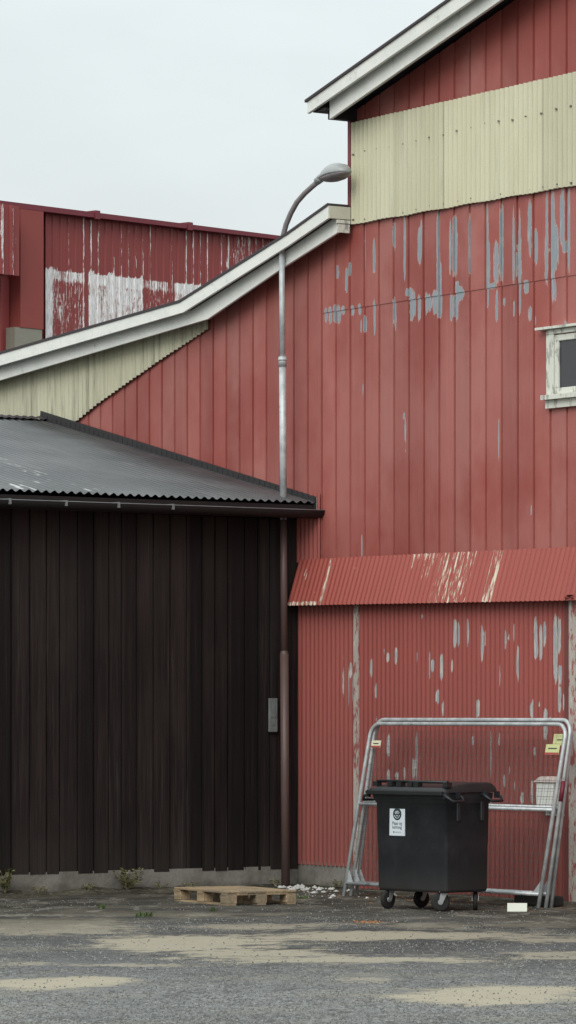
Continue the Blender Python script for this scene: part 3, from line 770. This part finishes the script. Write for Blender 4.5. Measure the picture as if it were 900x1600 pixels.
# ================================================================ WHITE BOX ON THE DOOR
bu0, bz1 = on_n(846, 1222, .13); bu1 = on_n(867, 1222, .13)[0]; bz0 = on_n(846, 1266, .13)[1]
bxe = empty('wall_box', W((bu0+bu1)/2+.02, .062, bz0), ANG, label='small white box with a peaked lid mounted on the red door behind the fence panels', cat='box')
m = MB(); m.box(-.13, .13, -.13, -.012, .02, bz1-bz0); m.bevel(.01, 2); m.build('box_body', M_WHITE, bxe)
m = MB(); h = bz1-bz0; m.prism([(-.15, h+.002), (.15, h+.002), (.04, h+.055), (-.04, h+.055)], -.15, -.005); m.build('lid', M_ROOFPINK, bxe)
m = MB(); m.box(-.13, .27, -.011, 0, -.05, h+.02); m.build('back_plate', M_WHITE, bxe)

# ================================================================ BIN
fr = Vector((.66, -.7513)); BA = math.atan2(fr.y, fr.x)
bin_ = empty('waste_bin', (1.329, 38.01, 0), BA, label='large black four-wheeled waste bin with a white paper sticker, in front of the fence panels', cat='bin')
def rr(w, d, rad, z, k=4, oy=0.0):
    p = []
    for sx, sy, a0 in ((1, 1, 0), (-1, 1, 90), (-1, -1, 180), (1, -1, 270)):
        for i in range(k+1):
            a = math.radians(a0+90*i/k); p.append((sx*(w/2-rad)+rad*math.cos(a), sy*(d/2-rad)+rad*math.sin(a)+oy, z))
    return p
m = MB()
m.loft([rr(.905, .515, .03, .172), rr(.925, .53, .03, .20), rr(.93, .54, .028, .60), rr(.932, .547, .028, .61), rr(.94, .56, .028, .98), rr(.955, .575, .028, .985), rr(.955, .575, .028, 1.0)], True)
body = m.build('body', M_BIN, bin_)
for p_ in body.data.polygons: pass
m = MB(); m.loft([rr(.955, .58, .03, .985), rr(.985, .625, .04, 1.03), rr(.995, .63, .04, 1.075), rr(.97, .60, .04, 1.078)], False); m.build('rim', M_BIN, bin_)
# ribs on the short side
for y in (-.13, .17):
    m = MB(); m.box(.455, .492, y-.022, y+.022, .82, 1.0); m.bevel(.006, 1); m.build('side_rib', M_BIN, bin_)
# lid
m = MB()
def lidz(y): return 1.120+.052*math.sin(min(1, (y+.33)/.42)*math.pi/2)
xs = [-.508, -.492, -.44, .44, .492, .508]; ysl = [-.345, -.335, -.28, -.20, -.12, 0, .1, .2, .28, .325, .335]
grid = [[m.bm.verts.new((x, y, 1.082 if (i in (0, 5) or j in (0, len(ysl)-1)) else lidz(y)-(.012 if i in (1, 4) else 0)-(.03 if j == len(ysl)-2 else 0))) for j, y in enumerate(ysl)] for i, x in enumerate(xs)]
for i in range(len(xs)-1):
    for j in range(len(ysl)-1): m.bm.faces.new((grid[i][j], grid[i+1][j], grid[i+1][j+1], grid[i][j+1])).smooth = True
m.bm.faces.new([m.bm.verts.new(p) for p in ((-.508, -.345, 1.081), (.508, -.345, 1.081), (.508, .335, 1.081), (-.508, .335, 1.081))])
lid = m.build('lid', M_BINL, bin_)
m = MB(); m.box(-.503, .503, -.368, -.340, 1.055, 1.098); m.bevel(.008, 2); m.build('lid_lip', M_BINL, lid)
m = MB(); m.tube([(-.47, -.255, 1.178), (.47, -.255, 1.178)], .014, 8)
for x in (-.47, -.40, -.15, .0, .08, .47, -.27): 
    if x in (-.15, .0, .08, .47, -.47, -.27): m.box(x-.03, x+.03, -.29, -.23, 1.13, 1.176)
m.build('lid_handle', M_BINL, lid)
m = MB(); m.tube([(-.46, .34, 1.11), (.46, .34, 1.11)], .02, 10); m.build('hinge', M_BINL, lid)
# loop handles at the short side corners
for sx in (1, -1):
    for y in (-.25, .24):
        m = MB(); m.tube([(sx*.49, y-.09, 1.07), (sx*.56, y-.09, 1.04), (sx*.60, y-.065, 1.005), (sx*.605, y+.065, 1.005), (sx*.56, y+.09, 1.04), (sx*.49, y+.09, 1.07)], .014, 8)
        m.box(sx*.50, sx*.545, y-.09, y-.06, 1.03, 1.09); m.box(sx*.50, sx*.545, y+.06, y+.09, 1.03, 1.09)
        m.build('carry_handle', M_BIN, bin_)
# casters
def caster(x, y, a):
    ce = empty('caster', (x, y, 0), a); ce.parent = bin_
    m = MB()
    segs = 24; prof = [(.012, -.018), (.070, -.021), (.082, -.017), (.086, -.008), (.086, .008), (.082, .017), (.070, .021), (.012, .018)]
    rings = [[(rad*math.cos(2*math.pi*i/segs)-.03, yy, .086+rad*math.sin(2*math.pi*i/segs)) for i in range(segs)] for rad, yy in prof]
    m.loft(rings, True); w = m.build('wheel', M_TYRE, ce)
    m = MB(); m.tube([(-.03, -.0235, .086), (-.03, .0235, .086)], .024, 12); m.build('hub', M_CAST, w)
    m = MB(); m.box(-.045, .045, -.045, .045, .176, .186)
    for s in (-1, 1): m.prism([(-.045, .086), (-.015, .07), (.035, .175), (-.03, .175)], s*.027, s*.031)
    m.tube([(0, 0, .165), (0, 0, .178)], .03, 12)
    m.box(-.03, .035, -.031, .031, .165, .175)
    m.build('bracket', M_CAST, ce)
caster(-.36, -.20, 1.65); caster(.36, -.20, .9); caster(-.33, .20, 1.5); caster(.36, .20, 2.35)
# sticker
sx0, sw, sh, sz = -.175, .205, .272, .815
yf = -.2795
stk = empty('sticker', (sx0, -.2775, sz), 0, math.radians(-1.0)); stk.parent = bin_
m = MB(); m.box(-sw/2, sw/2, -.0035, .006, -sh/2, sh/2); m.build('label_sheet', M_STK, stk)
m = MB(); m.tube([(0, -.0036, .062), (0, -.005, .062)], .056, 28, smooth=False); m.build('emblem', M_INK, stk)
m = MB()
for i in range(5):
    a = math.pi*(.15+.175*i); m.tube([(0.012*math.cos(a), -.0056, .055+.012*math.sin(a)), (.034*math.cos(a), -.0056, .064+.030*math.sin(a))], .0032, 6)
m.tube([(.034*math.cos(a), -.0056, .058+.034*math.sin(a)) for a in [math.pi*1.05+math.pi*.9*i/10 for i in range(11)]], .003, 6); m.tube([(-.012, -.0056, .046), (.012, -.0056, .046)], .004, 6)
m.build('emblem_mark', M_STK, stk)
text(stk, 'lettering', 'Papp og', .041, M_INK, (0, -.0042, -.022), (math.pi/2, 0, 0))
text(stk, 'lettering', 'kartong', .041, M_INK, (0, -.0042, -.058), (math.pi/2, 0, 0))
m = MB(); m.prism([(-.05, -.096), (-.036, -.096), (-.036, -.106), (-.043, -.114), (-.05, -.106)], -.0046, -.0036); m.build('small_crest', M_INK, stk)
m = MB(); 
for i in range(9): m.box(-.03+i*.0092, -.023+i*.0092, -.0045, -.0036, -.107, -.100)
m.build('fine_print', M_INKG, stk)

# ================================================================ PALLET
s_, c_ = .46, .888
pn = gp(354, 1415.5); ex = Vector((-s_, c_)); ey = Vector((c_, s_))    # long side recedes to the left
PL, PW, PHh = 1.14, .74, .134
pal = empty('wooden_pallet', (pn[0]+ex.x*PL/2+ey.x*PW/2, pn[1]+ex.y*PL/2+ey.y*PW/2, 0), math.atan2(-ex.y, -ex.x), label='weathered wooden pallet lying on the asphalt in front of the shed', cat='pallet')
for i in range(7):
    y = -PW/2+PW*(i+.5)/7; w = .094 if i % 2 == 0 else .078
    m = MB(); o = random.uniform(-.006, .006); m.box(-PL/2+o, PL/2+o, y-w/2, y+w/2, PHh-.02, PHh+random.uniform(-.001, .001)); m.bevel(.003, 1); m.build('deck_board', M_WOOD, pal)
for x in (-PL/2+.06, 0, PL/2-.06):
    m = MB(); m.box(x-.055, x+.055, -PW/2, PW/2, PHh-.0385, PHh-.0205); m.build('cross_board', M_WOOD, pal)
for y in (-PW/2+.055, 0, PW/2-.055):
    m = MB(); m.box(-PL/2, PL/2, y-.045, y+.045, 0.001, .018); m.build('skid_board', M_WOOD, pal)
    for x in (-PL/2+.07, 0, PL/2-.07):
        m = MB(); m.box(x-.07, x+.07, y-.055+(.004 if y < 0 else 0), y+.055-(.004 if y > 0 else 0), .0185, PHh-.039); m.bevel(.003, 1); m.build('block', M_WOOD, pal)

# ================================================================ SMALL THINGS
tx, ty = gp(808, 1425)
t = empty('white_board', (tx, ty, 0), ANG+.9, label='small whitish board propped on the ground by the right feet of the fence panels', cat='board')
m = MB(); m.box(-.09, .09, -.008, .008, 0, .10, mat=Matrix.Rotation(math.radians(-42), 4, 'X')); m.bevel(.002, 1); m.build('board_slab', M_TILE, t)
m = MB(); m.box(-.05, .05, .035, .075, 0, .055); m.bevel(.008, 2); m.build('board_prop', M_CONC, t)
def weed(px, py, h, n, seed, label, mat=M_LEAF, spread=.12, name='weed_plant', group=None, yoff=0):
    rn = random.Random(seed)
    if px < 460: q = W(.09, on_u(px, py, .09)[0])
    else: q = W(on_n(px, py, .14)[0], .14)
    x, y = q.x, q.y
    z0 = .03
    root = empty(name, (x, y, z0), 0, label=label, cat='weed' if name != 'grass_tuft' else 'grass', group=group)
    ms = MB(); ml = MB()
    for i in range(n):
        a = rn.uniform(0, 6.28); l = h*rn.uniform(.5, 1); sp = spread*rn.uniform(.3, 1.3)
        top = Vector((sp*math.cos(a), sp*math.sin(a)*.6, l)); ms.tube([(0, 0, 0), top*.5+Vector((0, 0, .02)), top], [.003, .002, .001], 5, False)
        for k in range(7):
            t_ = .3+.7*k/6; c0 = top*t_; b = rn.uniform(0, 6.28); ll = rn.uniform(.025, .055)*(h/.2)**.5
            d = Vector((math.cos(b), math.sin(b), rn.uniform(-.1, .9))).normalized()*ll; s = d.cross(Vector((rn.uniform(-1, 1), rn.uniform(-1, 1), 1))).normalized()*ll*.28
            ml.face([c0, c0+d*.5+s, c0+d, c0+d*.5-s], 1 if rn.random() < .35 else 0)
    ms.build('stem', M_LEAF2, root); ml.build('leaves', [mat, M_LEAF2], root, recalc=False)
weed(199, 1389, .21, 26, 1, 'bushy green weed at the foot of the black shed wall', spread=.15)
weed(8, 1391, .23, 22, 2, 'leafy weed by the shed plinth at the left end of the wall', spread=.10)
weed(140, 1390, .09, 7, 3, 'small low weed left of the bushy one by the shed plinth', spread=.10)
weed(60, 1392, .07, 6, 5, 'thin dry weed between the leafy end weed and the low one, by the plinth', M_LEAF2, .08)
weed(248, 1386, .08, 6, 6, 'small weed between the bushy one and the pallet, by the plinth', spread=.08)
weed(68, 1392, .05, 5, 15, 'tiny weed just right of the thin dry weed by the shed plinth', M_LEAF2, .06)
weed(430, 1392, .09, 6, 16, 'small weed behind the right end of the pallet, by the shed plinth', M_LEAF2, .09)
weed(300, 1392, .07, 6, 17, 'low weed half hidden behind the left end of the pallet', M_LEAF2, .10)
weed(523, 1392, .10, 8, 8, 'small scrubby weed by the warehouse plinth left of the fence panels', M_LEAF2, .12)
def grass(px, py, h, n, seed, label, wid=.08):
    rn = random.Random(seed); x, y = gp(px, py); m = MB()
    for i in range(n):
        bx = rn.uniform(-1, 1)*wid*1.1; by = rn.uniform(-1, 1)*wid*1.1; root0 = Vector((bx, by, 0)); a = rn.uniform(0, 6.28); l = h*rn.uniform(.4, 1); d = Vector((math.cos(a), math.sin(a), 0))
        s = Vector((-d.y, d.x, 0))*.003; b0 = Vector((bx, by, 0)); b1 = b0+d*l*.25+Vector((0, 0, l*.7)); b2 = b0+d*l*.6+Vector((0, 0, l))
        q = [m.bm.verts.new(p) for p in (b0-s, b0+s, b1+s*.8, b1-s*.8, b2)]; m.bm.faces.new(q[:4]); m.bm.faces.new((q[3], q[2], q[4])); q[0].co = root0-s; q[1].co = root0+s
    tag(m.build('grass_tuft', M_GRASS, None, (x, y, 0), recalc=False), label, 'grass')
grass(225, 1432, .05, 110, 4, 'low bright green grass tuft growing in the asphalt left of the pallet', .07)
grass(160, 1420, .06, 40, 9, 'small thin grass tuft in front of the shed wall, beyond the sand', .035)
grass(333, 1424, .055, 30, 10, 'tiny dark grass tuft just in front of the pallet corner', .03)
grass(472, 1404, .045, 40, 12, 'sparse grass tuft between the pallet and the fence panels', .05)
SAND = [(95, 1535, 118, 11, .9), (760, 1555, 155, 12, .9), (600, 1462, 240, 7, .75), (290, 1474, 150, 13, .8), (570, 1499, 190, 7, .75), (60, 1447, 150, 12, .62), (880, 1493, 70, 4, .6), (400, 1490, 120, 8, .75), (580, 1528, 50, 3, .55), (160, 1508, 120, 3, .55), (850, 1468, 90, 4, .6), (420, 1447, 90, 4, .6), (660, 1447, 60, 3, .6), (830, 1447, 60, 3, .6), (250, 1428, 200, 4, .5)]
# rubble, stones, leaves, gravel
def stones(name, mat, pts, smin, smax, seed, flat=.6):
    rn = random.Random(seed); bm = bmesh.new()
    V = [(1, 0, 0), (0, 1, 0), (-1, 0, 0), (0, -1, 0), (0, 0, 1), (0, 0, -1)]
    T = [(0, 1, 4), (1, 2, 4), (2, 3, 4), (3, 0, 4), (1, 0, 5), (2, 1, 5), (3, 2, 5), (0, 3, 5)]
    for x, y in pts:
        s = smin+(smax-smin)*rn.random()**2.5; a = rn.uniform(0, 6.28); ca, sa = math.cos(a), math.sin(a)
        vs = []
        for vx, vy, vz in V:
            k = s*rn.uniform(.7, 1.3); X, Y_, Z = vx*k, vy*k*.8, vz*k*flat
            vs.append(bm.verts.new((x+X*ca-Y_*sa, y+X*sa+Y_*ca, Z+s*flat*.35)))
        for t in T: bm.faces.new([vs[i] for i in t])
    me = bpy.data.meshes.new(name); bm.to_mesh(me); bm.free(); o = bpy.data.objects.new(name, me); COL.objects.link(o); me.materials.append(mat); return o
rn = random.Random(3)
pts = []
for i in range(170):
    q = W(abs(rn.gauss(.25, .45))+.05, .12+abs(rn.gauss(0, .22))); pts.append((q.x, q.y))
for i in range(60):
    q = W(rn.uniform(.3, 2.6), rn.uniform(.15, 1.3)); pts.append((q.x, q.y))
tag(stones('rubble', M_RUB, pts, .008, .055, 5), 'scattered white rubble and chips at the corner between shed and warehouse', 'rubble', kind='stuff')
pts = []
for i in range(130):
    gx, gy = gp(575+rn.gauss(0, 16), 1441+rn.gauss(0, 1.4)); pts.append((gx, gy))
for i in range(260):
    q = W(rn.uniform(1.5, 5.6), abs(rn.gauss(.35, .4))+.17); pts.append((q.x, q.y))
tag(stones('fallen_leaves', M_ORL, pts, .006, .020, 6, .3), 'brownish orange leaf litter in front of and behind the black bin', 'leaves', kind='stuff')
pts = []
for i in range(52000):
    Y = 23.2*(1.72**(rn.random()**1.35)); X = Y*rn.uniform(-.085, .085)
    rel = Vector((X-CX, Y-CY)); n_ = rel.dot(N); u_ = rel.dot(U)
    py_ = HZ+F*HC/Y; px_ = 450+X/Y*F
    on_sand = any(((px_-a[0])/a[2])**2+((py_-a[1])/(a[3]+3))**2 < 1.1 for a in SAND)
    if n_ > .5 and u_ > .4 and (min(n_*1.6, u_) > 5 or rn.random() < .3) and (not on_sand or rn.random() < .12): pts.append((X, Y))
def grav(g):
    x, y, z = g.xyz(); c = g.vor(g.vec(x, y, 0.0), 26, 'Color'); sp = g.n('ShaderNodeSeparateColor'); g.t.links.new(c.k, sp.inputs[0]); r = E(g, sp.outputs[0])
    return dict(base=g.mix(g.sm(r, .35, 1.0), (.12, .12, .115), (.27, .27, .255)), rough=.85)
tag(stones('gravel', material('gravel_stone', grav), pts, .003, .0105, 8, .8), 'fine pale gravel grains scattered over the asphalt', 'gravel', kind='stuff')
pts = [(gp(rn.uniform(-20, 440), 1392+rn.gauss(0, 3.5))) for i in range(500)]
tag(stones('dirt_clods', plain('dark_soil', (.045, .040, .030), .9, var=.5, scale=14), pts, .01, .035, 11, .5), 'dark soil clods and moss along the foot of the shed', 'soil', kind='stuff')

# ================================================================ GROUND
def ground(g):
    x, y, z = g.xyz()
    v = g.vec(x, y, 0.0)
    w1_ = g.noise(v, .9, 4); w2_ = g.noise(g.vec(x+7.0, y, 3.0), .9, 4)
    xx = x+(w1_-.5)*1.2; yy = y+(w2_-.5)*2.2
    nf = g.noise(v, 4, 7, .75); fr_ = g.noise(g.vec(x, y, 5.0), 14, 4, .7); big = g.noise(v, .35, 4)
    sand = None
    for px, py, hw, hh, st in SAND:
        cx_, cy_ = gp(px, py); a = hw/F*cy_; b = abs(gp(px, py-hh)[1]-gp(px, py+hh)[1])/2
        ex_ = (xx-cx_)/a; ey_ = (yy-cy_)/b; q = g.m('SQRT', ex_*ex_+ey_*ey_)
        q = (q-1)*min(a, b)
        k = (1-g.sm(q+(nf-.5)*(.9 if st > .85 else 2.4)+(fr_-.5)*.5, -.14, .18))*min(1, st+.08)
        sand = k if sand is None else g.m('MAXIMUM', sand, k)
    rim = g.sm(sand, .05, .3)*(1-g.sm(sand, .35, .7))
    vo2 = g.vor(v, 70, 'Color'); sp = g.n('ShaderNodeSeparateColor'); g.t.links.new(vo2.k, sp.inputs[0]); rnd = E(g, sp.outputs[0])
    vo3 = g.vor(g.vec(x+3.0, y, 0.0), 33, 'Color'); sp3 = g.n('ShaderNodeSeparateColor'); g.t.links.new(vo3.k, sp3.inputs[0]); rnd3 = E(g, sp3.outputs[1])
    f = g.noise(v, 120, 2); blot = g.noise(v, 1.6, 5, .6)
    asp = g.mix(g.sm(rnd, .1, 1.0), (.10, .104, .104), (.20, .206, .205))
    asp = g.mix(g.sm(rnd3, .90, .93)*.6, asp, (.34, .34, .32))
    asp = g.mix(g.sm(rnd3, .12, .08)*.5, asp, (.05, .05, .047))
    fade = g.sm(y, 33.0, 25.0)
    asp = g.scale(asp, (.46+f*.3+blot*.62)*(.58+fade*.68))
    crack = g.noise(g.vec(x*1.2, y*.5, 8.0), 1.3, 6, .6); cr_ = g.m('ABSOLUTE', crack-.5)
    asp = g.mix(g.sm(cr_, .012, .002)*.6, asp, (.03, .03, .026)); tn = g.noise(g.vec(x*.5, y*.5, 11.0), 1.6, 7, .75)
    asp = g.mix(g.sm(tn, .5, .62)*.5, asp, (.22, .205, .165))
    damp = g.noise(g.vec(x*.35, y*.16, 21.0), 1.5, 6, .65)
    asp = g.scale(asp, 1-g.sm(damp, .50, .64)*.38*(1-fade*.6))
    sd = g.scale((.37, .335, .255), .62+f*.25+nf*.38)
    asp = g.mix(rim*.35, asp, (.075, .07, .058))
    c = g.mix(sand, asp, sd)
    ns = (x-CX)*N.x+(y-CY)*N.y; us_ = (x-CX)*U.x+(y-CY)*U.y
    near = g.m('MINIMUM', ns*1.6, us_)
    foot_dark = g.sm(near+(nf-.5)*2.4+(big-.5)*3.0, 7.5, 2.6)  # dirt and soil cover, thicker near the walls
    mott = g.noise(g.vec(x*1.2, y*.6, 2.0), 2.6, 6, .75)
    soil = g.mix(g.sm(blot, .4, .62), (.040, .037, .029), (.095, .088, .068))
    soil = g.mix(g.sm(mott, .54, .62)*.9, soil, (.21, .20, .165))
    soil = g.mix(g.sm(mott, .40, .34)*.8, soil, (.022, .022, .018))
    c = g.mix(foot_dark*.85, c, g.scale(soil, .7+f*.5))
    return dict(base=c, rough=.9, bump=f+rnd*.6+sand*-.4+mott*foot_dark, bd=.006, bs=.6, spec=.2)
M_GROUND = material('asphalt_with_sand', ground)
def soil_fn(g):
    x, y, z = g.xyz(); v = g.vec(x, y, 0.0); a = g.noise(v, 3, 6, .75); b = g.noise(v, 16, 5, .7)
    c = g.mix(g.sm(a, .4, .62), (.040, .037, .028), (.10, .092, .070)); c = g.mix(g.sm(b, .54, .64)*.8, c, (.19, .18, .15)); c = g.mix(g.sm(a+b*.3, .52, .44)*.6, c, (.028, .036, .014))
    return dict(base=c, rough=.95, bump=b+a, bd=.02, bs=.8, spec=.1)
M_SOIL = material('mossy_soil', soil_fn)
def bank(pt, L, seed, hgt):
    m = MB(); nx = int(L/.05); pr = None
    for i in range(nx+1):
        a = L*i/nx; col = []
        for j in range(9):
            t = j/8; wd = .42+.22*mnoise.noise(Vector((a*1.1, seed, 0))); h = hgt*(1-t)**1.3*(.75+.6*mnoise.noise(Vector((a*2.2, t*2, seed))))+.010*mnoise.noise(Vector((a*14, t*9, seed)))*(1 if j < 8 else 0)
            col.append(m.bm.verts.new((*pt(a, t*wd), max(h, .002) if j < 8 else -.01)))
        if pr:
            for j in range(8): m.bm.faces.new((pr[j], pr[j+1], col[j+1], col[j])).smooth = True
        pr = col
    return m
q_ = lambda a, d: tuple(W(.0+d, a+.02).xy)
tag(bank(q_, 7.6, 1.0, .062).build('soil', M_SOIL), 'mossy soil banked along the foot of the black shed', kind='structure')
q2 = lambda a, d: tuple(W(a+.02, .01+d).xy)
tag(bank(q2, 6.5, 5.0, .045).build('soil', M_SOIL), 'soil and grit banked along the foot of the red wall', kind='structure')
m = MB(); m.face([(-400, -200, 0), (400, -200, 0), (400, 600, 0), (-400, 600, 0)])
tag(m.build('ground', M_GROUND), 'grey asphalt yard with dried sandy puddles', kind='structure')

# ================================================================ CAMERA, LIGHT, SKY
cam = bpy.data.cameras.new('camera'); co = bpy.data.objects.new('camera', cam); COL.objects.link(co)
co.location = (0, 0, HC); co.rotation_euler = (math.pi/2, 0, 0)
cam.sensor_fit = 'VERTICAL'; cam.sensor_height = 24; cam.lens = F/1600*24; cam.shift_y = (HZ-800)/1600
cam.clip_end = 2000; S.camera = co
S.render.resolution_x = 576; S.render.resolution_y = 1024
EL, AZ = math.radians(36), math.radians(200)       # sun up and behind the viewer, slightly left
sd = bpy.data.lights.new('sun', 'SUN'); sd.energy = 1.25; sd.angle = math.radians(35); sd.color = (1, .97, .93)
so = bpy.data.objects.new('sun', sd); COL.objects.link(so)
dirv = Vector((math.sin(AZ)*math.cos(EL), math.cos(AZ)*math.cos(EL), math.sin(EL)))
so.rotation_euler = dirv.to_track_quat('Z', 'Y').to_euler(); so.location = (0, 0, 30)
w = bpy.data.worlds.new('World'); S.world = w; w.use_nodes = True
g = G(w.node_tree); bg = w.node_tree.nodes['Background']
sky = g.n('ShaderNodeTexSky', sky_type='NISHITA'); sky.sun_disc = False; sky.sun_elevation = EL; sky.sun_rotation = AZ; sky.dust_density = 4
x, y, z = g.xyz('Generated')
cl = g.noise(g.vec(x*5, y*5, z*13), 1, 5, .55)
zz = g.m('MAXIMUM', z, 0.0)
lum = (5.0+zz*6.5)*(.78+cl*.44)
grey = g.scale(g.mix(g.sm(z, 0.0, .16), (.955, 1.0, 1.0), (.93, 1.0, 1.0)), lum)
colr = g.mix(.9, E(g, sky.outputs[0]), grey)
g.put(bg.inputs['Color'], colr); bg.inputs['Strength'].default_value = .134
S.view_settings.view_transform = 'Standard'; S.view_settings.look = 'None'; S.view_settings.gamma = 1; S.view_settings.exposure = 0.17
S.view_settings.use_curve_mapping = False
